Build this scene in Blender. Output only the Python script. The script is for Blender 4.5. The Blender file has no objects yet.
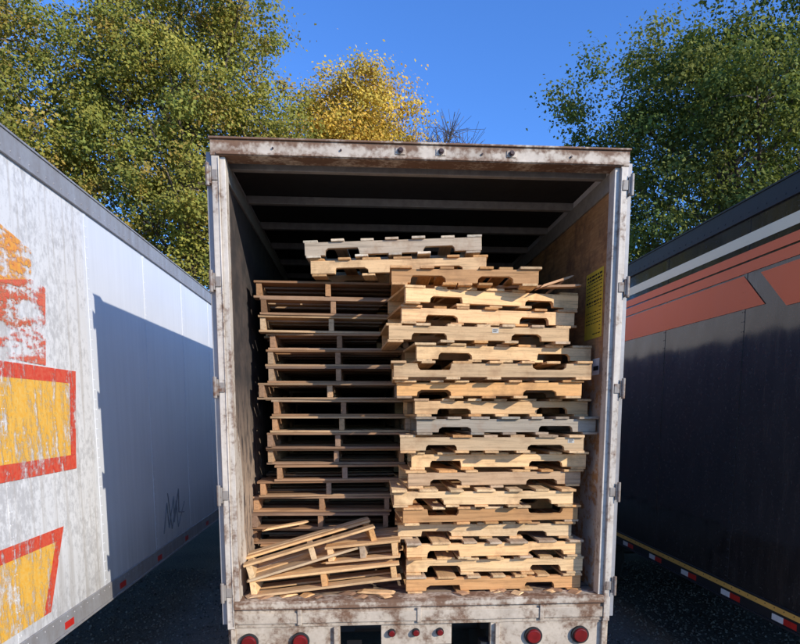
import bpy, math, random
import numpy as np
from mathutils import Matrix, Vector, Euler

random.seed(7)
sc = bpy.context.scene
COL = sc.collection

# ------------------------------------------------------------------ helpers
class NT:
    def __init__(s, mat):
        mat.use_nodes = True
        s.t = mat.node_tree
        s.t.nodes.clear()
        s.out = s.t.nodes.new('ShaderNodeOutputMaterial')
    def n(s, typ, ins=None, **kw):
        nd = s.t.nodes.new(typ)
        for k, v in kw.items():
            setattr(nd, k, v)
        if ins:
            for k, v in ins.items():
                if hasattr(v, 'is_output'):
                    s.t.links.new(v, nd.inputs[k])
                else:
                    nd.inputs[k].default_value = v
        return nd
    def l(s, a, b):
        s.t.links.new(a, b)
    def ramp(s, fac, stops):
        r = s.t.nodes.new('ShaderNodeValToRGB')
        el = r.color_ramp.elements
        while len(el) < len(stops):
            el.new(0.5)
        for e, (p, c) in zip(el, stops):
            e.position = p
            if not hasattr(c, '__len__'):
                c = (c, c, c)
            e.color = (c[0], c[1], c[2], 1)
        s.l(fac, r.inputs['Fac'])
        return r.outputs['Color']
    def noise(s, vec, scale, detail=4, rough=0.55, dist=0.0):
        nd = s.n('ShaderNodeTexNoise', {'Scale': scale, 'Detail': detail, 'Roughness': rough, 'Distortion': dist})
        s.l(vec, nd.inputs['Vector'])
        return nd.outputs['Fac']
    def mapping(s, vec, scale, loc=(0, 0, 0)):
        nd = s.n('ShaderNodeMapping', {'Scale': scale, 'Location': loc})
        s.l(vec, nd.inputs['Vector'])
        return nd.outputs['Vector']
    def mix(s, fac, a, b, mode='MIX'):
        nd = s.t.nodes.new('ShaderNodeMix')
        nd.data_type = 'RGBA'
        nd.blend_type = mode
        for i, v in ((0, fac), (6, a), (7, b)):
            if hasattr(v, 'is_output'):
                s.l(v, nd.inputs[i])
            elif i == 0:
                nd.inputs[0].default_value = v
            else:
                nd.inputs[i].default_value = (v[0], v[1], v[2], 1)
        return nd.outputs[2]
    def math(s, op, a, b=0.0):
        nd = s.n('ShaderNodeMath', operation=op)
        for i, v in enumerate((a, b)):
            if hasattr(v, 'is_output'):
                s.l(v, nd.inputs[i])
            else:
                nd.inputs[i].default_value = v
        return nd.outputs[0]
    def obj(s):
        return s.n('ShaderNodeTexCoord').outputs['Object']
    def bsdf(s, color, rough=0.5, **kw):
        b = s.t.nodes.new('ShaderNodeBsdfPrincipled')
        for k, v in [('Base Color', color), ('Roughness', rough)] + list(kw.items()):
            k = k.replace('_', ' ')
            if hasattr(v, 'is_output'):
                s.l(v, b.inputs[k])
            elif k == 'Base Color':
                b.inputs[k].default_value = (v[0], v[1], v[2], 1)
            else:
                b.inputs[k].default_value = v
        return b
    def bump(s, h, strength=0.3, dist=0.01):
        nd = s.n('ShaderNodeBump', {'Strength': strength, 'Distance': dist})
        s.l(h, nd.inputs['Height'])
        return nd.outputs['Normal']
    def fin(s, shader):
        s.l(shader, s.out.inputs['Surface'])

def newmat(name):
    m = bpy.data.materials.new(name)
    return m, NT(m)

def mat_paint(name, base, rust=(0.20, 0.08, 0.03), lo=0.56, hi=0.66, scale=5, rough=0.45, grime=0.5,
              grimecol=(0.15, 0.10, 0.06), streak=(7, 7, 0.9), metallic=0.0, edges=None):
    """edges: (z, width) adds rust creeping from the horizontal edges"""
    m, t = newmat(name)
    o = t.obj()
    n1 = t.noise(o, scale, 5, 0.62)
    sv = t.mapping(o, streak)
    n2 = t.noise(sv, 1.4, 4, 0.6)
    n3 = t.noise(o, 38, 3, 0.6)
    comb = t.math('ADD', t.math('MULTIPLY', n1, 0.55), t.math('MULTIPLY', n2, 0.45))
    comb = t.math('ADD', comb, t.math('MULTIPLY', t.math('SUBTRACT', n3, 0.5), 0.30))
    if edges:
        sp = t.n('ShaderNodeSeparateXYZ'); t.l(o, sp.inputs[0])
        for z, k in edges:
            dz = t.math('ABSOLUTE', t.math('SUBTRACT', sp.outputs['Z'], z))
            mr = t.n('ShaderNodeMapRange', {'From Min': 0.0, 'From Max': k, 'To Min': 0.13, 'To Max': 0.0})
            t.l(dz, mr.inputs['Value'])
            comb = t.math('ADD', comb, mr.outputs[0])
    rm = t.ramp(comb, [(lo, 0), (hi, 1)])
    gm = t.ramp(n2, [(0.35, 0.0), (0.75, grime)])
    gm2 = t.ramp(n1, [(0.3, 0), (0.8, grime * 0.8)])
    c = t.mix(gm, base, grimecol)
    c = t.mix(gm2, c, (base[0] * 0.6, base[1] * 0.53, base[2] * 0.43))
    c = t.mix(t.ramp(n3, [(0.3, 0.0), (0.8, 0.25)]), c, grimecol)
    rc = t.mix(n3, rust, (rust[0] * 0.35, rust[1] * 0.35, rust[2] * 0.4))
    c = t.mix(t.math('MULTIPLY', rm, 0.85), c, rc)
    b = t.bsdf(c, t.math('ADD', t.math('MULTIPLY', rm, 0.35), rough), Metallic=metallic,
               Normal=t.bump(n1, 0.25, 0.006))
    t.fin(b.outputs[0])
    return m

def mat_simple(name, col, rough=0.6, metallic=0.0, nscale=20, var=0.35, bump=0.15, **kw):
    m, t = newmat(name)
    o = t.obj()
    n1 = t.noise(o, nscale, 3, 0.6)
    n2 = t.noise(o, nscale * 0.15, 2, 0.6)
    dark = tuple(c * (1 - var) for c in col)
    c = t.mix(t.ramp(n1, [(0.3, 0), (0.7, 1)]), dark, col)
    c = t.mix(t.ramp(n2, [(0.35, 0.0), (0.7, 0.5)]), c, dark)
    if bump > 0:
        kw['Normal'] = t.bump(n1, bump, 0.004)
    b = t.bsdf(c, rough, Metallic=metallic, **kw)
    t.fin(b.outputs[0])
    return m

class M:
    def __init__(s):
        s.v = []; s.f = []; s.m = []; s.t = []; s.cur = (1, 1, 1)
    def add(s, vs, fs, mat=0):
        o = len(s.v)
        s.v += [tuple(v) for v in vs]
        s.t += [s.cur] * len(vs)
        for f in fs:
            s.f.append(tuple(i + o for i in f)); s.m.append(mat)
    def box(s, x0, x1, y0, y1, z0, z1, mat=0, mx=None):
        vs = [Vector(p) for p in ((x0, y0, z0), (x1, y0, z0), (x1, y1, z0), (x0, y1, z0),
                                  (x0, y0, z1), (x1, y0, z1), (x1, y1, z1), (x0, y1, z1))]
        if mx is not None:
            vs = [mx @ v for v in vs]
        s.add(vs, [(0, 3, 2, 1), (4, 5, 6, 7), (0, 1, 5, 4), (1, 2, 6, 5), (2, 3, 7, 6), (3, 0, 4, 7)], mat)
    def prism(s, pts, axis, a0, a1, mat=0):
        n = len(pts)
        def P(p, a):
            return (a, p[0], p[1]) if axis == 'x' else (p[0], a, p[1])
        vs = [P(p, a0) for p in pts] + [P(p, a1) for p in pts]
        fs = [tuple(range(n)), tuple(range(2 * n - 1, n - 1, -1))]
        for i in range(n):
            j = (i + 1) % n
            fs.append((i, i + n, j + n, j))
        s.add(vs, fs, mat)
    def cyl(s, c, r, h, axis='y', n=20, mat=0, r2=None):
        r2 = r if r2 is None else r2
        vs = []
        for k, (rr, hh) in enumerate(((r, -h / 2), (r2, h / 2))):
            for i in range(n):
                a = 2 * math.pi * i / n
                p = (rr * math.cos(a), rr * math.sin(a))
                if axis == 'y': q = (p[0], hh, p[1])
                elif axis == 'x': q = (hh, p[0], p[1])
                else: q = (p[0], p[1], hh)
                vs.append((q[0] + c[0], q[1] + c[1], q[2] + c[2]))
        fs = [tuple(range(n)), tuple(range(2 * n - 1, n - 1, -1))]
        for i in range(n):
            j = (i + 1) % n
            fs.append((i, i + n, j + n, j))
        s.add(vs, fs, mat)
    def tube(s, pts, rads, n=6, mat=0):
        vs = []
        for k, p in enumerate(pts):
            p = Vector(p)
            a = Vector(pts[max(k - 1, 0)]); b = Vector(pts[min(k + 1, len(pts) - 1)])
            d = (b - a)
            if d.length < 1e-6: d = Vector((0, 0, 1))
            d.normalize()
            ref = Vector((1, 0.3, 0.1)); u = (ref - d * ref.dot(d)).normalized(); w = d.cross(u)
            for i in range(n):
                t = 2 * math.pi * i / n
                vs.append(p + (u * math.cos(t) + w * math.sin(t)) * rads[k])
        fs = []
        for k in range(len(pts) - 1):
            for i in range(n):
                j = (i + 1) % n
                fs.append((k * n + i, k * n + j, (k + 1) * n + j, (k + 1) * n + i))
        s.add(vs, fs, mat)
    def obj(s, name, mats, parent=None, bevel=0.0, smooth=False, tint=False, fixn=True):
        me = bpy.data.meshes.new(name)
        me.from_pydata(s.v, [], s.f)
        for m in mats: me.materials.append(m)
        me.polygons.foreach_set('material_index', s.m)
        if tint:
            at = me.color_attributes.new('tint', 'FLOAT_COLOR', 'POINT')
            at.data.foreach_set('color', np.array([(a[0], a[1], a[2], 1) for a in s.t], dtype=np.float32).ravel())
        me.update()
        if fixn:
            import bmesh
            bm = bmesh.new(); bm.from_mesh(me)
            bmesh.ops.recalc_face_normals(bm, faces=bm.faces)
            bm.to_mesh(me); bm.free()
        if smooth:
            me.polygons.foreach_set('use_smooth', [True] * len(me.polygons))
        ob = bpy.data.objects.new(name, me)
        COL.objects.link(ob)
        if parent: ob.parent = parent
        if bevel > 0:
            b = ob.modifiers.new('bevel', 'BEVEL'); b.width = bevel; b.segments = 2; b.limit_method = 'ANGLE'
        return ob

def empty(name, loc=(0, 0, 0)):
    e = bpy.data.objects.new(name, None)
    COL.objects.link(e)
    return e

ZT = 4.06
# ------------------------------------------------------------------ materials
m_frame = mat_paint('frame_paint', (0.72, 0.65, 0.56), lo=0.52, hi=0.64, scale=6, grime=0.65)
m_header = mat_paint('header_paint', (0.66, 0.56, 0.44), lo=0.50, hi=0.63, scale=5, grime=0.65, streak=(2.5, 7, 2.5),
                     edges=[(ZT, 0.042), (ZT - 0.089, 0.036)])
m_sill = mat_paint('sill_paint', (0.66, 0.56, 0.44), lo=0.50, hi=0.63, scale=7, grime=0.65, streak=(4, 7, 3), edges=[(1.205, 0.03), (1.25, 0.02)])
m_white = mat_paint('white_panel', (0.80, 0.80, 0.80), lo=0.72, hi=0.8, scale=1.6, grime=0.12, rough=0.35)
m_alu = mat_paint('aluminium_rail', (0.38, 0.385, 0.40), lo=0.74, hi=0.85, scale=3, grime=0.5, rough=0.5, metallic=0.2)
m_roofbow = mat_simple('roof_bow', (0.42, 0.39, 0.35), 0.5, 0.2)
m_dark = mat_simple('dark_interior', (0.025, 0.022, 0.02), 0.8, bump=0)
m_black = mat_simple('black_steel', (0.02, 0.02, 0.022), 0.6, bump=0)
m_rubber = mat_simple('rubber', (0.02, 0.02, 0.02), 0.85, nscale=30, bump=0)
m_rim = mat_simple('wheel_rim', (0.45, 0.45, 0.46), 0.4, 0.6)
m_redlens = mat_simple('red_lens', (0.22, 0.010, 0.010), 0.3, var=0.5, bump=0.05)
m_redtape = mat_simple('red_tape', (0.6, 0.03, 0.02), 0.4, var=0.25, bump=0)
m_whitetape = mat_simple('white_tape', (0.8, 0.8, 0.78), 0.4, var=0.2, bump=0)
m_papertag = mat_simple('paper_tag', (0.60, 0.56, 0.48), 0.7, var=0.3, bump=0)
m_gold = mat_simple('gold_stripe', (0.88, 0.50, 0.11), 0.5, var=0.2, nscale=8, bump=0)

m_side, t = newmat('weathered_white_side')
o = t.obj()
sep = t.n('ShaderNodeSeparateXYZ'); t.l(o, sep.inputs[0])
near = t.n('ShaderNodeMapRange', {'From Min': 4.72, 'From Max': 4.80, 'To Min': 1.0, 'To Max': 0.0})
t.l(sep.outputs['Y'], near.inputs['Value'])
sp = t.noise(t.mapping(o, (1, 1.0, 0.7)), 24, 6, 0.75)
big = t.noise(o, 1.7, 4, 0.6)
strk = t.noise(t.mapping(o, (1, 9, 0.35)), 1.5, 5, 0.65)
flake = t.ramp(t.math('ADD', t.math('MULTIPLY', sp, 0.6), t.math('MULTIPLY', big, 0.4)), [(0.42, 1), (0.53, 0)])
flake = t.math('MULTIPLY', flake, near.outputs[0])
c = t.mix(t.ramp(strk, [(0.3, 0.0), (0.75, 0.25)]), (0.72, 0.73, 0.74), (0.42, 0.43, 0.44))
c = t.mix(t.ramp(big, [(0.35, 0), (0.7, 0.3)]), c, (0.56, 0.58, 0.60))
c2 = t.mix(near.outputs[0], c, t.mix(t.ramp(big, [(0.3, 0.1), (0.75, 0.7)]), (0.76, 0.75, 0.73), (0.58, 0.57, 0.55)))
c2 = t.mix(t.math('MULTIPLY', flake, 0.7), c2, (0.38, 0.37, 0.36))
c2 = t.mix(t.math('MULTIPLY', t.ramp(strk, [(0.52, 0), (0.62, 0.5)]), near.outputs[0]), c2, (0.42, 0.38, 0.33))
low = t.n('ShaderNodeMapRange', {'From Min': 1.0, 'From Max': 1.6, 'To Min': 0.6, 'To Max': 0.0})
t.l(sep.outputs['Z'], low.inputs['Value'])
c2 = t.mix(t.math('MULTIPLY', low.outputs[0], strk), c2, (0.16, 0.14, 0.12))
b = t.bsdf(c2, t.math('ADD', t.math('MULTIPLY', near.outputs[0], 0.3), 0.38),
           Normal=t.bump(big, 0.2, 0.01))
t.fin(b.outputs[0])

def mat_decal(name, col, col2, lo, hi, streaky=False):
    m, t = newmat(name)
    o = t.obj()
    a = t.noise(t.mapping(o, (1, 3.0, 0.7) if not streaky else (1, 0.8, 3.0)), 5, 8, 0.74)
    bb = t.noise(o, 34, 3, 0.7)
    big = t.noise(o, 1.9, 2, 0.5)
    f = t.math('ADD', t.math('MULTIPLY', a, 0.55), t.math('ADD', t.math('MULTIPLY', bb, 0.2), t.math('MULTIPLY', big, 0.25)))
    msk = t.ramp(f, [(lo, 1), (hi, 0)])
    c = t.mix(t.ramp(bb, [(0.35, 0), (0.65, 1)]), col, col2)
    b = t.bsdf(c, 0.6)
    tr = t.n('ShaderNodeBsdfTransparent')
    mx = t.n('ShaderNodeMixShader')
    t.l(msk, mx.inputs[0]); t.l(tr.outputs[0], mx.inputs[1]); t.l(b.outputs[0], mx.inputs[2])
    t.fin(mx.outputs[0])
    return m
m_dyel = mat_decal('worn_yellow', (0.78, 0.38, 0.03), (0.80, 0.50, 0.12), 0.49, 0.58)
m_dred = mat_decal('worn_red', (0.62, 0.045, 0.02), (0.66, 0.12, 0.06), 0.50, 0.59)
m_dfaint = mat_decal('worn_orange', (0.78, 0.38, 0.05), (0.72, 0.22, 0.06), 0.46, 0.53, True)
m_dfaint2 = mat_decal('worn_red_faint', (0.64, 0.09, 0.05), (0.68, 0.20, 0.10), 0.46, 0.53, True)

def mat_gloss(name, col, rough=0.13, dust=0.3, spec=0.5, dcol=(0.20, 0.19, 0.19), speck=0.3):
    m, t = newmat(name)
    o = t.obj()
    wav = t.noise(t.mapping(o, (1, 0.9, 0.6)), 2.2, 2, 0.5)
    fn = t.noise(t.mapping(o, (1, 5, 0.6)), 3.0, 5, 0.65)
    sp = t.noise(o, 45, 3, 0.7)
    c = t.mix(t.ramp(fn, [(0.3, 0.02), (0.75, dust)]), col, dcol)
    c = t.mix(t.ramp(sp, [(0.62, 0.0), (0.78, speck)]), c, (0.3, 0.29, 0.28))
    b = t.bsdf(c, t.math('ADD', t.math('MULTIPLY', fn, 0.14), rough - 0.05), Specular_IOR_Level=spec, Normal=t.bump(wav, 0.6, 0.02))
    t.fin(b.outputs[0])
    return m
m_gloss = mat_gloss('glossy_black_side', (0.014, 0.012, 0.012), 0.10, 0.16, 0.7, (0.22, 0.18, 0.15))
m_sred = mat_gloss('stripe_red', (1.0, 0.20, 0.075), 0.5, 0.02, 0.3, (0.8, 0.25, 0.12), 0.08)
m_scream = mat_gloss('stripe_cream', (1.0, 0.80, 0.52), 0.5, 0.04, 0.3, speck=0.1)

m_ply, t = newmat('plywood_lining')
o = t.obj()
sep = t.n('ShaderNodeSeparateXYZ'); t.l(o, sep.inputs[0])
g = t.noise(t.mapping(o, (1, 2.0, 14)), 3.0, 5, 0.65, 0.5)
s2 = t.noise(o, 4.5, 6, 0.7)
c = t.mix(t.ramp(g, [(0.3, 0), (0.7, 1)]), (0.30, 0.14, 0.05), (0.54, 0.29, 0.12))
c = t.mix(t.ramp(s2, [(0.45, 0), (0.62, 0.8)]), c, (0.15, 0.075, 0.04))
low = t.n('ShaderNodeMapRange', {'From Min': 2.2, 'From Max': 3.0, 'To Min': 0.75, 'To Max': 0.0})
t.l(sep.outputs['Z'], low.inputs['Value'])
sc_m = t.math('MULTIPLY', t.ramp(t.noise(o, 9, 6, 0.75), [(0.44, 0), (0.52, 1)]), low.outputs[0])
c = t.mix(sc_m, c, (0.55, 0.50, 0.44))
t.fin(t.bsdf(c, 0.8, Normal=t.bump(s2, 0.3, 0.01)).outputs[0])

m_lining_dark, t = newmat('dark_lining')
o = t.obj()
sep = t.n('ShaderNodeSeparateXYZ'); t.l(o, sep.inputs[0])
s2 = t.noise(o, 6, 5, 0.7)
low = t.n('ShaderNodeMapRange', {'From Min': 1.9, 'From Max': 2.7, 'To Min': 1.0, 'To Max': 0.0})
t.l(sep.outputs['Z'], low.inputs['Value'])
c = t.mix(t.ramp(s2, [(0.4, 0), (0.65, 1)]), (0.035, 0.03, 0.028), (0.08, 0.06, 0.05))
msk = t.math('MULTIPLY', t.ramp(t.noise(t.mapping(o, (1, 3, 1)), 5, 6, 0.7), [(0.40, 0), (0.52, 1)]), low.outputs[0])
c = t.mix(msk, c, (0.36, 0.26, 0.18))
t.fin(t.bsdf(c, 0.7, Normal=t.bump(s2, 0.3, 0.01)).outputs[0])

def mat_wood(name, sc3):
    m, t = newmat(name)
    o = t.obj()
    inf = t.n('ShaderNodeObjectInfo')
    add = t.n('ShaderNodeVectorMath', operation='ADD')
    cx = t.n('ShaderNodeCombineXYZ')
    t.l(t.math('MULTIPLY', inf.outputs['Random'], 37.0), cx.inputs[0])
    t.l(t.math('MULTIPLY', inf.outputs['Random'], 91.0), cx.inputs[2])
    t.l(o, add.inputs[0]); t.l(cx.outputs[0], add.inputs[1])
    v = add.outputs[0]
    at = t.n('ShaderNodeAttribute', attribute_name='tint')
    g = t.noise(t.mapping(v, sc3), 1.0, 5, 0.68, 0.4)
    bl = t.noise(v, 7, 4, 0.65)
    fine = t.noise(v, 90, 2, 0.6)
    c = t.mix(1.0, at.outputs['Color'], t.ramp(g, [(0.28, 0.55), (0.5, 1.0), (0.75, 1.2)]), 'MULTIPLY')
    c = t.mix(t.ramp(bl, [(0.52, 0.0), (0.74, 0.55)]), c, (0.26, 0.13, 0.06))
    c = t.mix(t.ramp(fine, [(0.60, 0.0), (0.8, 0.35)]), c, (0.28, 0.16, 0.08))
    t.fin(t.bsdf(c, 0.85, Specular_IOR_Level=0.2, Normal=t.bump(g, 0.45, 0.004)).outputs[0])
    return m
m_woodx = mat_wood('wood_stringer', (3, 40, 55))
m_woody = mat_wood('wood_deck', (40, 3, 55))

# ------------------------------------------------------------------ pallets
FRESH = [(0.82, 0.49, 0.23), (0.86, 0.57, 0.29), (0.74, 0.41, 0.17), (0.84, 0.52, 0.25), (0.78, 0.52, 0.28), (0.68, 0.36, 0.15)]
MIX = FRESH + [(0.56, 0.36, 0.20), (0.58, 0.41, 0.26)]
OLD = [(0.40, 0.225, 0.12), (0.47, 0.27, 0.145), (0.33, 0.19, 0.11), (0.48, 0.31, 0.18)]
GREY = [(0.34, 0.27, 0.20), (0.40, 0.32, 0.23)]
PALE = [(0.84, 0.71, 0.54)]
HS, TB = 0.086, 0.0165
def make_pallet(pal, L=1.22, W=1.02, notch=True, seed=0, nb=7, fl=False, bevel=0.0018, tag=None):
    R = random.Random(seed)
    m = M()
    base = R.choice(pal)
    def tint(dk=1.0):
        b = base if R.random() < 0.5 else R.choice(pal)
        k = R.uniform(0.68, 1.10) * dk; w = R.uniform(-0.03, 0.03)
        m.cur = (b[0] * k + w, b[1] * k, b[2] * k - w * 0.5)
    inset = R.uniform(0.004, 0.020)
    for y in (-W / 2 + inset, -0.019, W / 2 - 0.038 - inset):
        tint()
        if R.random() < 0.12: m.cur = tuple(c * 0.75 for c in m.cur)
        h = HS
        z0 = TB
        pts = [(-L / 2 + R.uniform(0, .015), z0)]
        if notch:
            for s in (-1, 1):
                a = (-L / 2 + 0.15) if s < 0 else (L / 2 - 0.15 - 0.235)
                a += R.uniform(-0.025, 0.025)
                b_ = a + 0.235 + R.uniform(-.03, .015)
                d = 0.040 + R.uniform(-0.006, 0.006)
                c1 = R.uniform(.006, .03); c2 = R.uniform(.006, .03)
                pts += [(a, z0), (a + 0.004, z0 + d * 0.65), (a + c1, z0 + d), (b_ - c2, z0 + d), (b_ - 0.004, z0 + d * 0.65), (b_, z0)]
        xr = L / 2 - R.uniform(0, .015)
        pts += [(xr, z0), (xr, z0 + h), (pts[0][0], z0 + h)]
        if fl:
            pts = [(p[0], 2 * z0 + h - p[1]) for p in pts]
        m.prism(pts, 'y', y, y + 0.038, 0)
    for lvl, n in ((1, nb), (0, 5 if nb > 4 else 3)):
        z = TB + HS if lvl else 0
        ws = [R.choice([0.085, 0.089, 0.092, 0.125]) for _ in range(n)]
        ws[0] = ws[-1] = R.choice([0.135, 0.14, 0.1])
        if lvl == 0 and notch:
            ws = [0.10, 0.09, 0.09, 0.09, 0.10] if n == 5 else ws
        free = L - sum(ws)
        gap = free / (n - 1)
        if gap < 0.01:
            ws = [w * 0.75 for w in ws]; gap = (L - sum(ws)) / (n - 1)
        x = -L / 2
        xs_ = []
        for i in range(n):
            xs_.append(x + ws[i] / 2); x += ws[i] + gap
        if lvl == 0 and notch and n == 5:
            xs_ = [-L / 2 + .06, -L * .345 + .21, 0, L * .345 - .21, L / 2 - .06]
        for i in range(n):
            tint(0.88)
            w = ws[i]
            if 0 < i < n - 1 and R.random() < 0.08:
                continue
            j = R.uniform(-0.014, 0.014)
            e0 = R.uniform(-0.014, 0.016); e1 = R.uniform(-0.003, 0.010)
            mx = Matrix.Translation((xs_[i] + (j if 0 < i < n - 1 else 0), 0, 0)) @ Matrix.Rotation(R.uniform(-0.016, 0.016), 4, 'Z')
            m.box(-w / 2, w / 2, -W / 2 + e0, W / 2 + e1, z + 0.0003, z + TB - 0.0006, 1, mx)
    if tag is not None:
        yf = -W / 2 + inset - 0.001
        m.box(tag, tag + 0.042, yf, yf + 0.0008, TB + 0.048, TB + 0.076, 2)
        m.box(tag + .005, tag + 0.036, yf - 0.0006, yf - 0.0001, TB + 0.066, TB + 0.071, 3)
        m.box(tag + .005, tag + 0.028, yf - 0.0006, yf - 0.0001, TB + 0.055, TB + 0.060, 3)
    ob = m.obj('wooden_pallet', [m_woodx, m_woody, m_papertag, m_black], bevel=0, tint=True)
    if bevel > 0 and tag is None:
        b = ob.modifiers.new('bevel', 'BEVEL'); b.width = bevel; b.segments = 1; b.limit_method = 'ANGLE'
    return ob
PH = 2 * TB + HS  # 0.119
FLOOR = 1.25
seed = 100
def place(ob, x, y, z, yaw=0, rx=0, ry=0):
    ob.matrix_world = Matrix.Translation((x, y, z)) @ Matrix.Rotation(math.radians(ry), 4, 'Y') @ Matrix.Rotation(math.radians(rx), 4, 'X') @ Matrix.Rotation(math.radians(yaw), 4, 'Z')

rl = [.29, .32, .285, .265, .25, .215, .28, .345, .285, .36, .315, .275, .225, .315, .15, .20, .20, .09]
ry_ = [1.0, -2.0, 1.2, -2.8, 2.8, -1.2, 2.4, -1.8, -3.0, 1.0, 4.2, -4.2, -2.2, 5.2, 2.8, 6.4, 9.0, 7.5]
dy_ = [0, .02, -.015, .05, -.02, -.05, .035, .065, -.035, .0, .05, -.02, -.05, .035, .0, .04, .02, .03]
for i, (l, yw, dy) in enumerate(zip(rl, ry_, dy_)):
    pal = FRESH if i % 2 else MIX
    if i == 9: pal = GREY
    if i == 5: pal = PALE + FRESH[:2]
    if i == 11: pal = FRESH + OLD[3:]
    seed += 1
    if i == 17:
        p = make_pallet(FRESH, L=0.96, seed=seed)
        place(p, .22 + .48, 3.92 + .51, FLOOR + i * PH, -2)
        continue
    LL = 1.30 if i == 12 else 1.22
    p = make_pallet(pal, L=LL, seed=seed, fl=(i in (4, 12)), tag={8: 0.50, 14: .08}.get(i))
    place(p, l + LL / 2, 3.91 + 0.51 + dy + abs(yw) * 0.008, FLOOR + i * PH, yw)
top = FLOOR + 18 * PH
seed += 1; p = make_pallet(FRESH, seed=seed, W=0.95); place(p, 0.33, 4.72, top + 0.016, -7, 0, -0.5)
seed += 1; p = make_pallet(PALE + [(0.62, 0.52, 0.40)], seed=seed, W=0.95); place(p, 0.27, 4.74, top + PH + 0.028, -4, 0, -1.8)

ll = [-.72, -.72, -.78, -.785, -.78, -.77, -.66, -.665, -.655, -.66, -.64, -.70, -.66, -.66, -.65, -.74, -.735, -.74]
for i, l in enumerate(ll):
    seed += 1
    p = make_pallet(OLD + ([(0.58, 0.38, 0.21)] if i % 3 == 0 else []), seed=seed, W=1.03)
    place(p, l + 0.515 + random.uniform(-.014, .014), 4.44 + 0.61 + random.uniform(-0.04, 0.04), FLOOR + i * PH, 90 + random.uniform(-3.0, 3.0))
def half(seed, pal, W=1.0):
    return make_pallet(pal, L=0.46, W=W, notch=False, seed=seed, nb=4)
p = half(901, FRESH); place(p, -0.24, 4.12, FLOOR + 0.055, 90, 0, -6)
p = half(902, FRESH, 0.9); place(p, -0.33, 4.14, FLOOR + 0.225, 97, 0, -15)
p = half(903, MIX, 0.5); place(p, 0.04, 4.15, FLOOR + 0.235, 84, 0, -6)
for (cx, cy, n) in ((0.93, 5.6, 17), (-0.2, 6.85, 16), (0.93, 6.9, 17)):
    for i in range(n):
        seed += 1
        p = make_pallet(OLD, seed=seed, bevel=0)
        place(p, cx + random.uniform(-.04, .04), cy + random.uniform(-.02, .02), FLOOR + i * PH, random.uniform(-1, 1) + (90 if cx < 0 else 0))
def slat(x, y, z, L, yaw, roll, col):
    m = M(); m.cur = col
    m.prism([(-L / 2, 0), (L / 2 - 0.05, 0), (L / 2, 0.008), (L / 2 - 0.02, 0.014), (-L / 2 + 0.04, 0.014)], 'y', -0.035, 0.03, 0)
    ob = m.obj('broken_wood_slat', [m_woodx], tint=True)
    place(ob, x, y, z, yaw, 0, roll)
slat(-0.55, 4.38, FLOOR + 3 * PH + 0.03, 0.34, 10, -8, FRESH[0])
slat(1.30, 4.05, top - PH + 0.045, 0.3, 20, -20, OLD[1])
slat(1.33, 4.12, top - PH + 0.03, 0.2, -30, -38, OLD[0])
slat(1.22, 4.05, top - PH + 0.015, 0.5, -10, 0, OLD[1])
slat(-0.62, 3.95, FLOOR + 0.012, 0.3, 25, 0, OLD[3])
slat(0.1, 3.93, FLOOR + 0.012, 0.26, -14, 0, FRESH[3])
R = random.Random(77)
for _ in range(14):
    slat(R.uniform(-.75, 1.5), R.uniform(3.84, 3.93), FLOOR + 0.007 - 0.0005 * _ / 14, R.uniform(.05, .12), R.uniform(-60, 60), 0, R.choice(FRESH + OLD))

# ------------------------------------------------------------------ trailer building
def wheels(par, xc, y0, n=2):
    m = M()
    for k in range(n):
        y = y0 + k * 1.25
        m.cyl((xc, y, 0.5), 0.06, 2.2, 'x', 12, 2)
        for s in (-1, 1):
            for off in (0.82, 1.13):
                x = xc + s * off
                m.cyl((x, y, 0.5), 0.50, 0.17, 'x', 36, 0)
                m.cyl((x + 0.115, y, 0.5), 0.50, 0.06, 'x', 36, 0, 0.44)
                m.cyl((x - 0.115, y, 0.5), 0.44, 0.06, 'x', 36, 0, 0.50)
                m.cyl((x + s * 0.14, y, 0.5), 0.28, 0.03, 'x', 28, 1)
                m.cyl((x + s * 0.17, y, 0.5), 0.11, 0.06, 'x', 16, 2)
    m.obj('wheels', [m_rubber, m_rim, m_black], par, bevel=0.01)

def chassis(par, xc, yr, L):
    m = M()
    for s in (-1, 1):
        m.box(xc + s * 0.5 - 0.05, xc + s * 0.5 + 0.05, yr + 0.3, yr + L - 0.5, 0.93, 1.03, 0)
        m.box(xc + s * 0.75 - 0.07, xc + s * 0.75 + 0.07, yr + L - 3.0, yr + L - 2.86, 0.05, 1.0, 0)
        m.box(xc + s * 0.75 - 0.14, xc + s * 0.75 + 0.14, yr + L - 3.07, yr + L - 2.79, 0.0, 0.05, 0)
        m.box(xc + s * 0.45 - 0.05, xc + s * 0.45 + 0.05, yr + 0.04, yr + 0.14, 0.5, 0.93, 0)
    m.box(xc - 1.1, xc + 1.1, yr + 0.03, yr + 0.14, 0.42, 0.54, 0)
    y = yr + 0.4
    while y < yr + L - 0.3:
        m.box(xc - 1.2, xc + 1.2, y, y + 0.05, 1.035, 1.13, 0); y += 0.6
    m.obj('underframe', [m_black], par)

def rivets_line(m, x, sx, pts, r=0.006, mat=0):
    for (y, z) in pts:
        vs = []
        for i in range(6):
            a = i * math.pi / 3
            vs.append((x, y + r * math.cos(a), z + r * math.sin(a)))
        for i in range(6):
            a = i * math.pi / 3
            vs.append((x + sx * 0.003, y + r * .6 * math.cos(a), z + r * .6 * math.sin(a)))
        fs = [tuple(range(6, 12))] + [(i, (i + 1) % 6, (i + 1) % 6 + 6, i + 6) for i in range(6)]
        m.add(vs, fs, mat)

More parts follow.
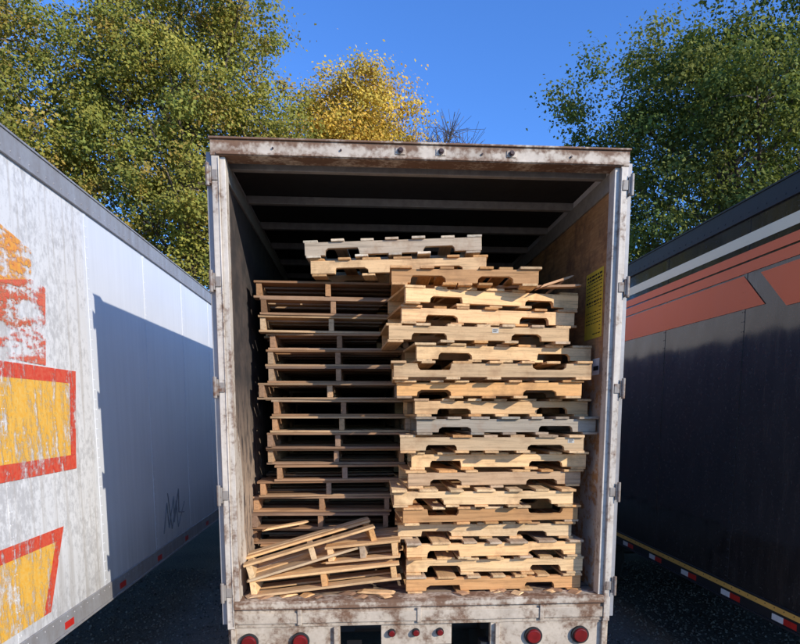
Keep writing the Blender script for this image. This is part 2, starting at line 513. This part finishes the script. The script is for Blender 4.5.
ct = empty('box_trailer')
XL, XR, YR, ZB = -0.862, 1.665, 3.80, 1.075
LEN = 14.6
m = M()
m.box(XL, XL + 0.05, YR + 0.1, YR + LEN, 1.13, ZT - 0.03, 0)
m.box(XR - 0.05, XR, YR + 0.1, YR + LEN, 1.13, ZT - 0.03, 0)
m.obj('side_walls', [m_white], ct)
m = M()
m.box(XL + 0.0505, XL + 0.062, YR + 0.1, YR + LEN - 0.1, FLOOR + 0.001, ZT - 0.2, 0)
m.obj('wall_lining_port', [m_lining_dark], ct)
m = M()
m.box(XR - 0.062, XR - 0.0505, YR + 0.1, YR + LEN - 0.1, FLOOR + 0.001, ZT - 0.2, 0)
m.obj('wall_lining_starboard', [m_ply], ct)
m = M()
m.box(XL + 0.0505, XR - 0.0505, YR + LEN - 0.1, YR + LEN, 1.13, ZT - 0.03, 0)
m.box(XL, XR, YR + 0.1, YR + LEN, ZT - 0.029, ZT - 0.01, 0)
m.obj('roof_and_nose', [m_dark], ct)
m = M()
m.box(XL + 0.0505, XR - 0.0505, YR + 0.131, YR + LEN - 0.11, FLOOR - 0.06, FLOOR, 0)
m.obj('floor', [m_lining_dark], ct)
m = M()
y = YR + 0.22
while y < YR + LEN - 0.3:
    m.box(XL + 0.0505, XR - 0.0505, y, y + 0.045, ZT - 0.085, ZT - 0.031, 0)
    y += 0.61
m.box(XL + 0.051, XL + 0.075, YR + 0.1, YR + LEN - 0.12, ZT - 0.199, ZT - 0.09, 0)
m.box(XR - 0.075, XR - 0.051, YR + 0.1, YR + LEN - 0.12, ZT - 0.199, ZT - 0.09, 0)
m.obj('roof_bows', [m_roofbow], ct, bevel=0.004)
m = M()
for s, x in ((1, XL), (-1, XR)):
    a, b_ = sorted((x, x + s * 0.045)); m.box(a, b_, YR, YR + 0.10, ZB, ZT - 0.09, 0)
    a, b_ = sorted((x + s * 0.0452, x + s * 0.078)); m.box(a, b_, YR + 0.018, YR + 0.10, FLOOR, ZT - 0.09, 0)
    a, b_ = sorted((x + s * 0.038, x + s * 0.0445)); m.box(a, b_, YR - 0.006, YR - 0.0002, ZB + 0.02, ZT - 0.1, 0)
m.obj('rear_posts', [m_frame], ct, bevel=0.004)
m = M()
s, x = 1, XL + 0.0625
pts = [(YR + 0.101, FLOOR + 0.002), (YR + 0.34, FLOOR + 0.002), (YR + 0.33, FLOOR + .3), (YR + 0.27, FLOOR + .42), (YR + 0.29, FLOOR + .7),
       (YR + 0.22, 2.27), (YR + 0.16, 2.34), (YR + 0.101, 2.42)]
m.prism(pts, 'x', x, x + .010, 0)
m.obj('scuff_liner', [m_frame], ct)
m = M()
m.box(XL - 0.004, XR + 0.004, YR - 0.004, YR + 0.12, ZT - 0.089, ZT, 0)
m.box(XL - 0.01, XR + 0.01, YR - 0.016, YR + 0.12, ZT + 0.0005, ZT + 0.012, 0)
m.box(XL + 0.03, XR - 0.03, YR - 0.012, YR - 0.0045, ZT - 0.085, ZT - 0.072, 0)
for x in (0.255, 0.50, 0.93):
    m.box(x - 0.03, x + 0.03, YR - 0.010, YR - 0.0045, ZT - 0.06, ZT - 0.02, 0)
m.obj('rear_header', [m_header], ct, bevel=0.004)
m = M()
for x in (0.255, 0.50, 0.93):
    m.cyl((x, YR - 0.014, ZT - 0.038), 0.017, 0.008, 'y', 14, 0)
    m.cyl((x, YR - 0.022, ZT - 0.038), 0.010, 0.012, 'y', 14, 0, 0.013)
for x in (-0.5, 1.3, -.1, .75):
    m.cyl((x, YR - 0.008, ZT - 0.045), 0.006, 0.01, 'y', 8, 0)
m.obj('marker_lamps', [mat_simple('old_marker', (0.06, 0.025, 0.018), 0.5)], ct)
m = M()
m.box(XL + 0.046, XR - 0.046, YR - 0.01, YR + 0.13, FLOOR - 0.045, FLOOR + 0.006, 0)
m.box(XL + 0.046, XR - 0.046, YR + 0.012, YR + 0.12, ZB + 0.003, FLOOR - 0.046, 0)
m.box(XL + 0.046, XR - 0.046, YR + 0.0, YR + 0.011, ZB + 0.03, FLOOR - 0.075, 0)
for x in (-0.40, 0.38, 1.2):
    m.box(x - 0.014, x + 0.014, YR - 0.008, YR - 0.0005, ZB + 0.02, FLOOR - 0.05, 0)
m.obj('rear_sill', [m_sill], ct, bevel=0.004)
m = M()
m.box(XL, -0.14, YR + 0.02, YR + 0.07, 0.90, ZB, 0)
m.box(0.86, XR, YR + 0.02, YR + 0.07, 0.90, ZB, 0)
m.box(0.13, 0.60, YR + 0.03, YR + 0.07, 0.93, ZB, 0)
for x in (XL + 0.02, -0.18, 0.89, XR - 0.05):
    m.box(x, x + 0.03, YR - 0.005, YR + 0.0195, 0.90, ZB - 0.002, 0)
m.obj('lamp_bar', [m_sill], ct, bevel=0.003)
m = M(); m2 = M()
for x in (-0.73, -0.40, 1.15, 1.47):
    m.cyl((x, YR + 0.012, 0.98), 0.060, 0.024, 'y', 28, 0)
    m2.cyl((x, YR - 0.006, 0.98), 0.044, 0.016, 'y', 28, 0, 0.05)
for x in (0.20, 0.36, 0.52):
    m.cyl((x, YR + 0.02, 1.02), 0.026, 0.02, 'y', 18, 0)
    m2.cyl((x, YR + 0.004, 1.02), 0.020, 0.014, 'y', 18, 0)
m.obj('lamp_grommets', [m_rubber], ct)
m2.obj('tail_lamps', [m_redlens], ct, bevel=0.003)
m = M(); mh = M()
for s, x in ((-1, XL), (1, XR)):
    a, b_ = sorted((x + s * 0.006, x + s * 0.036))
    m.box(a, b_, YR + 0.03, YR + 1.24, 1.10, ZT - 0.06, 0)
    for yy in (YR + 0.85, YR + 1.05):
        m.cyl((x + s * 0.052, yy, 2.55), 0.013, 2.9, 'z', 10, 1)
    for z in (1.32, 1.95, 2.62, 3.25, 3.86):
        a, b_ = sorted((x + s * 0.002, x + s * 0.034))
        mh.box(a, b_, YR - 0.012, YR + 0.026, z - 0.05, z + 0.05, 0)
        mh.cyl((x + s * 0.022, YR - 0.012, z), 0.012, 0.13, 'z', 10, 0)
        a, b_ = sorted((x - s * 0.035, x + s * 0.001))
        mh.box(a, b_, YR - 0.008, YR - 0.0003, z - 0.03, z + 0.03, 0)
m.obj('rear_doors', [m_alu, m_black], ct)
mh.obj('door_hinges', [mat_paint('hinge_steel', (0.30, 0.27, 0.24), lo=.5, hi=.6, scale=9)], ct, bevel=0.003)
m = M()
for y in np.arange(YR + 1.5, YR + LEN, 1.22):
    m.box(XR, XR + 0.003, y, y + 0.03, 1.13, ZT - 0.03, 0)
    m.box(XL - 0.003, XL, y, y + 0.03, 1.13, ZT - 0.03, 0)
m.obj('seams', [m_white], ct)
m = M()
xw = XR - 0.0635
m.box(xw - 0.001, xw + 0.001, 3.97, 4.27, 2.97, 3.42, 0)
for k in range(17):
    z = 3.395 - k * 0.0245
    h_ = 0.012 if k in (0, 1, 7) else 0.006
    y = 3.99
    while y < 4.235:
        w_ = random.uniform(0.015, 0.05)
        m.box(xw - 0.002, xw - 0.0012, y, min(y + w_, 4.25), z - h_, z, 1)
        y += w_ + 0.012
        if random.random() < 0.12: break
m.box(xw - 0.002, xw - 0.0012, 3.98, 4.10, 2.72, 2.83, 2)
m.box(xw - 0.0028, xw - 0.0022, 3.99, 4.08, 2.75, 2.78, 1)
m.obj('cargo_placard', [mat_simple('placard_yellow', (0.90, 0.62, 0.06), 0.6, var=.3, nscale=8), m_black, m_whitetape], ct)
wheels(ct, (XL + XR) / 2, YR + 1.6)
chassis(ct, (XL + XR) / 2, YR, LEN)

def neighbour(xface, side, y0, y1, mside, mrail, seam0, zb=1.0, woff=1.6, fine=True):
    e = empty('box_trailer')
    W = 2.59
    xa, xb = (xface - W, xface) if side > 0 else (xface, xface + W)
    m = M()
    m.box(xa + 0.004, xb - 0.004, y0, y1, zb + 0.1, ZT - 0.11, 0)
    m.obj('body', [mside], e)
    m = M()
    for xf, s in ((xb, 1), (xa, -1)):
        a, b_ = sorted((xf - s * 0.03, xf + s * 0.008))
        m.box(a, b_, y0 - 0.01, y1 + 0.01, ZT - 0.109, ZT + 0.02, 0)
        a, b_ = sorted((xf - s * 0.03, xf + s * 0.016))
        m.box(a, b_, y0 - 0.01, y1 + 0.01, ZT + 0.0205, ZT + 0.034, 0)
        m.box(a, b_, y0 - 0.01, y1 + 0.01, ZT - 0.121, ZT - 0.1095, 0)
        a, b_ = sorted((xf - s * 0.03, xf + s * 0.008))
        m.box(a, b_, y0 - 0.01, y1 + 0.01, zb - 0.03, zb + 0.099, 0)
        a, b_ = sorted((xf - s * 0.03, xf + s * 0.016))
        m.box(a, b_, y0 - 0.01, y1 + 0.01, zb - 0.046, zb - 0.0305, 0)
    m.box(xa + 0.031, xb - 0.031, y0, y1, ZT - 0.05, ZT + 0.015, 0)
    m.obj('rails_and_roof', [mrail], e, bevel=0.003)
    m = M()
    m.box(xa + 0.09, (xa + xb) / 2 - 0.006, y0 - 0.02, y0 - 0.002, zb + 0.13, ZT - 0.13, 0)
    m.box((xa + xb) / 2 + 0.006, xb - 0.09, y0 - 0.02, y0 - 0.002, zb + 0.13, ZT - 0.13, 0)
    for dx in (-0.75, -0.3, 0.3, 0.75):
        m.cyl(((xa + xb) / 2 + dx, y0 - 0.045, (zb + ZT) / 2), 0.015, ZT - zb - 0.2, 'z', 10, 1)
        m.box((xa + xb) / 2 + dx - 0.03, (xa + xb) / 2 + dx + 0.03, y0 - 0.06, y0 - 0.021, zb + 0.45, zb + 0.53, 1)
    m.obj('closed_doors', [mside, m_black], e, bevel=0.002)
    m = M()
    xf = xface
    y = seam0
    while y < y1:
        a, b_ = sorted((xf - side * 0.004, xf - side * 0.001))
        m.box(a, b_, y - 0.018, y + 0.018, zb + 0.101, ZT - 0.122, 0)
        pts = [(y + dy, z) for z in np.arange(zb + 0.14, ZT - 0.13, 0.075) for dy in (-0.011, 0.011)]
        if fine: rivets_line(m, xf - side * 0.001, side, pts, 0.005)
        y += 1.22
    m.obj('seams_and_rivets', [mside], e)
    if fine:
        m = M()
        pts = [(yy, z) for yy in np.arange(y0 + 0.05, min(y1, 12), 0.1) for z in (ZT - 0.08, zb + 0.07)]
        rivets_line(m, xf + side * 0.008, side, pts, 0.007)
        m.obj('rail_rivets', [mrail], e)
    wheels(e, (xa + xb) / 2, y0 + woff)
    chassis(e, (xa + xb) / 2, y0, y1 - y0)
    return e
XLF = -2.03
lt = neighbour(XLF, 1, 0.6, 15.6, m_side, m_alu, 0.6 + 0.55)
def yzpoly(m, x, pts, mat):
    m.add([(x, p[0], p[1]) for p in pts], [tuple(range(len(pts)))], mat)
H = 2.47
m = M()
xs = XLF + 0.0005
yzpoly(m, xs, [(2.75, H - .30), (4.36, H - .30), (4.40, H + .20), (2.75, H + .20)], 0)
yzpoly(m, xs + .0006, [(2.7, H - .40), (4.43, H - .40), (4.435, H - .30), (2.7, H - .30)], 1)
yzpoly(m, xs + .0006, [(2.7, H + .20), (4.50, H + .20), (4.51, H + .29), (2.7, H + .29)], 1)
yzpoly(m, xs + .0006, [(4.36, H - .299), (4.435, H - .299), (4.50, H + .199), (4.41, H + .199)], 1)
yzpoly(m, xs, [(2.6, H - 1.30), (3.86, H - 1.30), (4.08, H - .86), (2.6, H - .86)], 0)
yzpoly(m, xs + .0006, [(2.6, H - .86), (4.15, H - .86), (4.19, H - .775), (2.6, H - .775)], 1)
yzpoly(m, xs + .0006, [(3.86, H - 1.30), (3.95, H - 1.30), (4.15, H - .861), (4.07, H - .861)], 1)
yzpoly(m, xs, [(2.75, H + .50), (3.95, H + .50), (4.02, H + 1.0), (2.75, H + 1.25)], 2)
yzpoly(m, xs + .0006, [(2.75, H + .33), (4.1, H + .30), (4.16, H + .80), (4.0, H + .82), (2.75, H + .55)], 3)
m.obj('faded_livery', [m_dyel, m_dred, m_dfaint, m_dfaint2], lt, fixn=False)
m = M()
y = 2.2
while y < 14:
    m.box(XLF + 0.0083, XLF + 0.0095, y, y + 0.13, 0.99, 1.04, 0)
    y += 0.95
m.obj('reflector_tape', [m_redtape, m_whitetape], lt)
m = M()
sx = XLF + 0.001
zz = [(6.25, 1.22), (6.38, 1.52), (6.42, 1.25), (6.62, 1.56), (6.60, 1.28), (6.80, 1.62), (6.78, 1.36), (6.98, 1.33)]
m.tube([(sx, a, b_) for a, b_ in zz], [0.006] * len(zz), 4, 0)
zz = [(6.42, 1.62), (6.52, 1.22), (6.70, 1.50), (6.74, 1.2), (7.0, 1.45)]
m.tube([(sx, a, b_) for a, b_ in zz], [0.005] * len(zz), 4, 0)
m.obj('pen_scribble', [mat_simple('scribble_ink', (0.22, 0.23, 0.25), 0.6)], lt)

XRF = 2.98
RY0 = 2.95
rt = neighbour(XRF, -1, RY0, RY0 + 15, m_gloss, m_black, 3.38, woff=5.3)
m = M()
xs = XRF + 0.004 - 0.006
E = RY0 + 15
yzpoly(m, xs, [(RY0, H + 1.27), (E, H + 1.27), (E, H + 1.355), (RY0, H + 1.355)], 1)
yzpoly(m, xs, [(RY0, H + 1.155), (E, H + 1.155), (E, H + 1.225), (RY0, H + 1.225)], 0)
yzpoly(m, xs, [(RY0, H + 1.06), (E, H + 1.06), (E, H + 1.14), (RY0, H + 1.14)], 0)
yzpoly(m, xs, [(4.35, H + .79), (E, H + .79), (E, H + 1.045), (4.62, H + 1.045)], 0)
yzpoly(m, xs, [(RY0, H + .74), (4.12, H + .74), (4.42, H + 1.03), (RY0, H + 1.03)], 0)
m.obj('stripes', [m_sred, m_scream], rt, fixn=False)
m = M()
m.box(XRF - 0.0095, XRF - 0.0082, RY0, E, 1.045, 1.085, 0)
y = RY0 + .2
while y < E - 1:
    m.box(XRF - 0.0095, XRF - 0.0082, y, y + 0.13, 0.98, 1.025, 1)
    m.box(XRF - 0.0095, XRF - 0.0082, y + 0.1305, y + 0.25, 0.98, 1.025, 2)
    y += 0.62
m.obj('trim_and_reflectors', [m_gold, m_redtape, m_whitetape], rt)
neighbour(6.66, -1, 0.6, 15.6, m_white, m_alu, 1.2, fine=False)  # unseen extra trailer, added to keep sun off the ground in the right gap

# ------------------------------------------------------------------ ground
m_gr, t = newmat('asphalt_gravel')
o = t.obj()
v = t.n('ShaderNodeTexVoronoi', {'Scale': 34.0}); t.l(o, v.inputs['Vector'])
n1 = t.noise(o, 0.8, 5, 0.6); n2 = t.noise(o, 120, 3, 0.7)
c = t.mix(t.ramp(n1, [(0.35, 0), (0.65, 1)]), (0.15, 0.125, 0.10), (0.22, 0.185, 0.15))
c = t.mix(t.math('MULTIPLY', v.outputs['Color'], 0.35), c, (0.30, 0.25, 0.20))
c = t.mix(t.ramp(n2, [(0.4, 0), (0.7, 0.4)]), c, (0.05, 0.04, 0.035))
hh = t.math('ADD', t.math('MULTIPLY', v.outputs['Distance'], -1.0), t.math('MULTIPLY', n2, 0.3))
t.fin(t.bsdf(c, 0.95, Specular_IOR_Level=0.1, Normal=t.bump(hh, 0.5, 0.015)).outputs[0])
m = M()
m.add([(-400, -400, 0), (400, -400, 0), (400, 400, 0), (-400, 400, 0)], [(0, 1, 2, 3)])
m.obj('ground', [m_gr])
R = random.Random(5)
m = M()
for _ in range(19000):
    if R.random() < 0.5:
        x = 1.6 + R.random() ** 1.6 * 4.4
    else:
        x = -0.6 - R.random() ** 1.5 * 4.6
    y = R.uniform(3.4, 9.5); r = R.uniform(0.007, 0.022)
    q = Euler((R.uniform(0, 6), R.uniform(0, 6), R.uniform(0, 6))).to_matrix()
    k = R.uniform(0.4, 1.4); m.cur = (0.22 * k, 0.185 * k, 0.15 * k)
    vs = [q @ Vector(p) for p in ((r, 0, 0), (-r, 0, .2 * r), (0, r, 0), (0, -r * .8, 0), (0, .1 * r, r * .7), (0, 0, -r * .6))]
    m.add([(p.x + x, p.y + y, p.z + r * .25) for p in vs],
          [(0, 2, 4), (2, 1, 4), (1, 3, 4), (3, 0, 4), (2, 0, 5), (1, 2, 5), (3, 1, 5), (0, 3, 5)])
m_st, t = newmat('stone')
at = t.n('ShaderNodeAttribute', attribute_name='tint')
t.fin(t.bsdf(at.outputs['Color'], 0.95, Specular_IOR_Level=0.1).outputs[0])
m.obj('gravel', [m_st], tint=True)

# ------------------------------------------------------------------ trees
m_bark = mat_simple('bark', (0.17, 0.13, 0.10), 0.9, nscale=9, var=0.55, bump=0)
m_leaf, t = newmat('leaves')
at = t.n('ShaderNodeAttribute', attribute_name='tint')
d = t.n('ShaderNodeBsdfDiffuse'); t.l(at.outputs['Color'], d.inputs['Color'])
tr = t.n('ShaderNodeBsdfTranslucent')
t.l(t.mix(1.0, at.outputs['Color'], (1.3, 1.35, 0.7), 'MULTIPLY'), tr.inputs['Color'])
mx = t.n('ShaderNodeMixShader', {0: 0.28})
t.l(d.outputs[0], mx.inputs[1]); t.l(tr.outputs[0], mx.inputs[2])
t.fin(mx.outputs[0])

def tree(name, x, y, h, cz, rx, ry, rz, nlobe, ncl, nleaf, pal, sd, leaf=0.15, lobe_r=0.34, trunk_r=0.32, csig=0.36, bare=False):
    rng = np.random.default_rng(sd)
    R = random.Random(sd)
    m = M(); m.cur = (1, 1, 1)
    ft = cz - rz * 0.55
    tp = [Vector((x, y, -0.1)), Vector((x + .05, y, ft * .5)), Vector((x + R.uniform(-.3, .3), y, ft)),
          Vector((x + R.uniform(-.4, .4), y + R.uniform(-.3, .3), cz)), Vector((x + R.uniform(-.5, .5), y, cz + rz * 0.7))]
    m.tube(tp, [trunk_r * 1.25, trunk_r, trunk_r * .8, trunk_r * .5, trunk_r * .12], 9)
    lobes = []
    for i in range(nlobe):
        u = (i + .5) / nlobe
        ph = math.acos(1 - 2 * u * 0.93); th = i * 2.39996 + R.uniform(-.3, .3)
        rr = R.uniform(0.5, 0.80)
        c = Vector((x + rx * rr * math.sin(ph) * math.cos(th), y + ry * rr * math.sin(ph) * math.sin(th), cz + rz * rr * math.cos(ph)))
        lobes.append((c, R.uniform(0.75, 1.25) * lobe_r * min(rx, rz)))
        s = tp[2].lerp(tp[4], min(max((c.z - ft) / (cz + rz - ft) * 0.75, 0.02), .95))
        s = Vector((tp[3].x if s.z > cz else s.x, s.y, s.z - 0.3))
        mid = s.lerp(c, .5) + Vector((R.uniform(-.4, .4), R.uniform(-.4, .4), R.uniform(-.5, .1)))
        m.tube([s, mid, c], [trunk_r * .38, trunk_r * .22, trunk_r * .06], 6)
        for _ in range(5 if not bare else 40):
            dv = Vector((R.gauss(0, 1), R.gauss(0, 1), R.gauss(0.7, 1))).normalized() * lobes[-1][1] * R.uniform(.7, 1.25)
            ss = mid.lerp(c, R.uniform(.3, 1))
            m.tube([ss, ss + dv * .5 + Vector((0, 0, .1)), ss + dv], [trunk_r * .10, trunk_r * .06, 0.008], 4)
    nb = len(m.v)
    ob = m.obj(name, [m_bark, m_leaf], fixn=False)
    if bare:
        return ob
    me0 = ob.data
    bv = np.array(m.v, dtype=np.float32)
    C = []; K = []
    for (c, r) in lobes:
        dirs = rng.normal(size=(ncl, 3)); dirs /= np.linalg.norm(dirs, axis=1)[:, None]
        rad = r * (0.35 + 0.75 * rng.random(ncl) ** 0.5)
        cc = np.array(c)[None, :] + dirs * rad[:, None] * np.array([1.1, 1.1, 0.85])
        C.append(cc); K.append(np.full(ncl, rng.uniform(0.8, 1.15)) * rng.uniform(0.75, 1.25, ncl))
    nx = int(nlobe * ncl * 0.35)
    dirs = rng.normal(size=(nx, 3)); dirs /= np.linalg.norm(dirs, axis=1)[:, None]
    rad = rng.uniform(0.4, 1.0, nx)
    C.append(np.array([[x, y, cz]]) + dirs * rad[:, None] * np.array([rx, ry, rz])); K.append(rng.uniform(.75, 1.25, nx))
    C = np.vstack(C); K = np.concatenate(K)
    nC = len(C)
    cnt = nC * nleaf
    idx = np.repeat(np.arange(nC), nleaf)
    sg = csig * rng.uniform(0.55, 1.3, nC)
    off = rng.normal(size=(cnt, 3)) * sg[idx][:, None] * np.array([1, 1, 0.6])
    P = C[idx] + off
    # leaves face outward from their clump, so clumps shade as soft volumes
    od = off / (np.linalg.norm(off, axis=1)[:, None] + 1e-6)
    nrm = rng.normal(size=(cnt, 3)) * 0.5 + np.array([0.3, -0.35, 0.5]) + od * 0.6
    nrm /= np.linalg.norm(nrm, axis=1)[:, None]
    a = np.cross(nrm, rng.normal(size=(cnt, 3))); a /= np.linalg.norm(a, axis=1)[:, None]
    b2 = np.cross(nrm, a)
    ln = leaf * rng.uniform(0.6, 1.25, cnt)[:, None]
    V = np.empty((cnt, 4, 3), dtype=np.float32)
    V[:, 0] = P - a * ln * .5; V[:, 1] = P + b2 * ln * .34 + nrm * ln * .05
    V[:, 2] = P + a * ln * .5; V[:, 3] = P - b2 * ln * .34 + nrm * ln * .05
    pal = np.array(pal)
    ci = rng.integers(0, len(pal), nC)
    colr = pal[ci][idx] * K[idx][:, None]
    alt = pal[rng.integers(0, len(pal), cnt)]
    colr = colr * 0.75 + alt * 0.25
    colr *= rng.uniform(0.85, 1.15, cnt)[:, None]
    colr = np.clip(colr, 0.004, 0.8)
    allv = np.vstack([bv, V.reshape(-1, 3)])
    bf = m.f
    lv = np.concatenate([np.array([i for f in bf for i in f], dtype=np.int32), np.arange(cnt * 4, dtype=np.int32) + nb])
    ls = np.concatenate([np.arange(len(bf)) * 4, len(bf) * 4 + np.arange(cnt) * 4]).astype(np.int32)
    ls[0] = 0
    me = bpy.data.meshes.new(name)
    # the trunk mesh is all quads, so loop starts are multiples of four
    me.vertices.add(len(allv)); me.vertices.foreach_set('co', allv.ravel())
    me.loops.add(len(lv)); me.loops.foreach_set('vertex_index', lv)
    me.polygons.add(len(ls)); me.polygons.foreach_set('loop_start', ls)
    me.materials.append(m_bark); me.materials.append(m_leaf)
    me.polygons.foreach_set('material_index', np.concatenate([np.zeros(len(bf)), np.ones(cnt)]).astype(np.int32))
    me.update(calc_edges=True)
    at = me.color_attributes.new('tint', 'FLOAT_COLOR', 'POINT')
    cc = np.ones((len(allv), 4), dtype=np.float32)
    cc[nb:, :3] = np.repeat(colr, 4, axis=0)
    at.data.foreach_set('color', cc.ravel())
    ob.data = me
    bpy.data.meshes.remove(me0)
    return ob

OLIVE = [(0.29, 0.27, 0.06), (0.35, 0.30, 0.065), (0.24, 0.25, 0.055), (0.30, 0.28, 0.06), (0.20, 0.225, 0.055), (0.40, 0.27, 0.07), (0.26, 0.26, 0.06)]
GREEN = [(0.13, 0.165, 0.045), (0.17, 0.19, 0.055), (0.10, 0.135, 0.04), (0.22, 0.22, 0.06)]
GOLD = [(0.62, 0.43, 0.08), (0.68, 0.49, 0.10), (0.52, 0.42, 0.09), (0.60, 0.35, 0.07)]
tree('autumn_tree', -6.6, 25, 20, 12.2, 5.4, 4.5, 8.6, 34, 26, 125, OLIVE, 11, 0.13, lobe_r=0.30, csig=.34)
tree('autumn_tree', -14.2, 23.5, 20, 11.0, 6.0, 5, 9.0, 34, 26, 125, OLIVE, 12, 0.13, lobe_r=0.30, csig=.36)
tree('autumn_tree', -23, 25, 18, 10.0, 6.0, 5, 8.0, 20, 16, 50, OLIVE, 13, 0.24, lobe_r=0.34)
tree('yellow_tree', -0.3, 27.5, 15.5, 13.0, 3.5, 2.8, 4.2, 20, 22, 105, GOLD, 14, 0.13, lobe_r=0.32, trunk_r=.16, csig=.38)
tree('oak_tree', 13.4, 21.5, 17, 10.8, 6.4, 5.5, 7.2, 34, 26, 125, GREEN, 15, 0.13, lobe_r=0.29, csig=.36)
tree('oak_tree', 21.5, 25, 17, 10.5, 6.0, 5, 7.0, 20, 16, 50, GREEN, 16, 0.24, lobe_r=0.34)
tree('bare_tree', 3.9, 30, 16, 13.6, 2.9, 2, 3.2, 18, 1, 1, GREEN, 17, bare=True, trunk_r=.15, lobe_r=0.4)

# ------------------------------------------------------------------ light, world
sd = Vector((1.0, -0.945, 0.60)).normalized()
elev = math.asin(sd.z); azim = math.atan2(sd.x, sd.y)
L = bpy.data.lights.new('sun', 'SUN'); L.energy = 5.0; L.angle = math.radians(0.5); L.color = (1.0, 0.93, 0.82)
lo = bpy.data.objects.new('sun', L); COL.objects.link(lo)
lo.rotation_euler = (-sd).to_track_quat('-Z', 'Y').to_euler()
lo.location = sd * 50
w = bpy.data.worlds.new('World'); sc.world = w; w.use_nodes = True
nt = w.node_tree; nt.nodes.clear()
sky = nt.nodes.new('ShaderNodeTexSky'); sky.sky_type = 'NISHITA'; sky.sun_disc = False
sky.sun_elevation = elev; sky.sun_rotation = azim
sky.air_density = 1.0; sky.dust_density = 0.2; sky.ozone_density = 2.0
mxn = nt.nodes.new('ShaderNodeMix'); mxn.data_type = 'RGBA'; mxn.blend_type = 'MULTIPLY'
mxn.inputs[0].default_value = 1.0; mxn.inputs[7].default_value = (0.62, 1.10, 1.9, 1)
bg = nt.nodes.new('ShaderNodeBackground'); bg.inputs[1].default_value = 0.15
wo = nt.nodes.new('ShaderNodeOutputWorld')
nt.links.new(sky.outputs[0], mxn.inputs[6]); nt.links.new(mxn.outputs[2], bg.inputs[0]); nt.links.new(bg.outputs[0], wo.inputs[0])

# ------------------------------------------------------------------ camera
psi, th = math.radians(3.81), math.radians(6.84)
r = Vector((math.cos(psi), -math.sin(psi), 0))
f = Vector((math.sin(psi) * math.cos(th), math.cos(psi) * math.cos(th), -math.sin(th)))
u = r.cross(f)
cam = bpy.data.cameras.new('camera'); co = bpy.data.objects.new('camera', cam); COL.objects.link(co)
mw = Matrix((r, u, -f)).transposed().to_4x4(); mw.translation = (0, 0, H)
co.matrix_world = mw
cam.lens = 27; cam.sensor_width = 36; cam.shift_y = 0.2025; cam.clip_end = 2000; cam.clip_start = 0.05
sc.camera = co
sc.view_settings.view_transform = 'Standard'
sc.view_settings.look = 'None'
sc.view_settings.exposure = 0
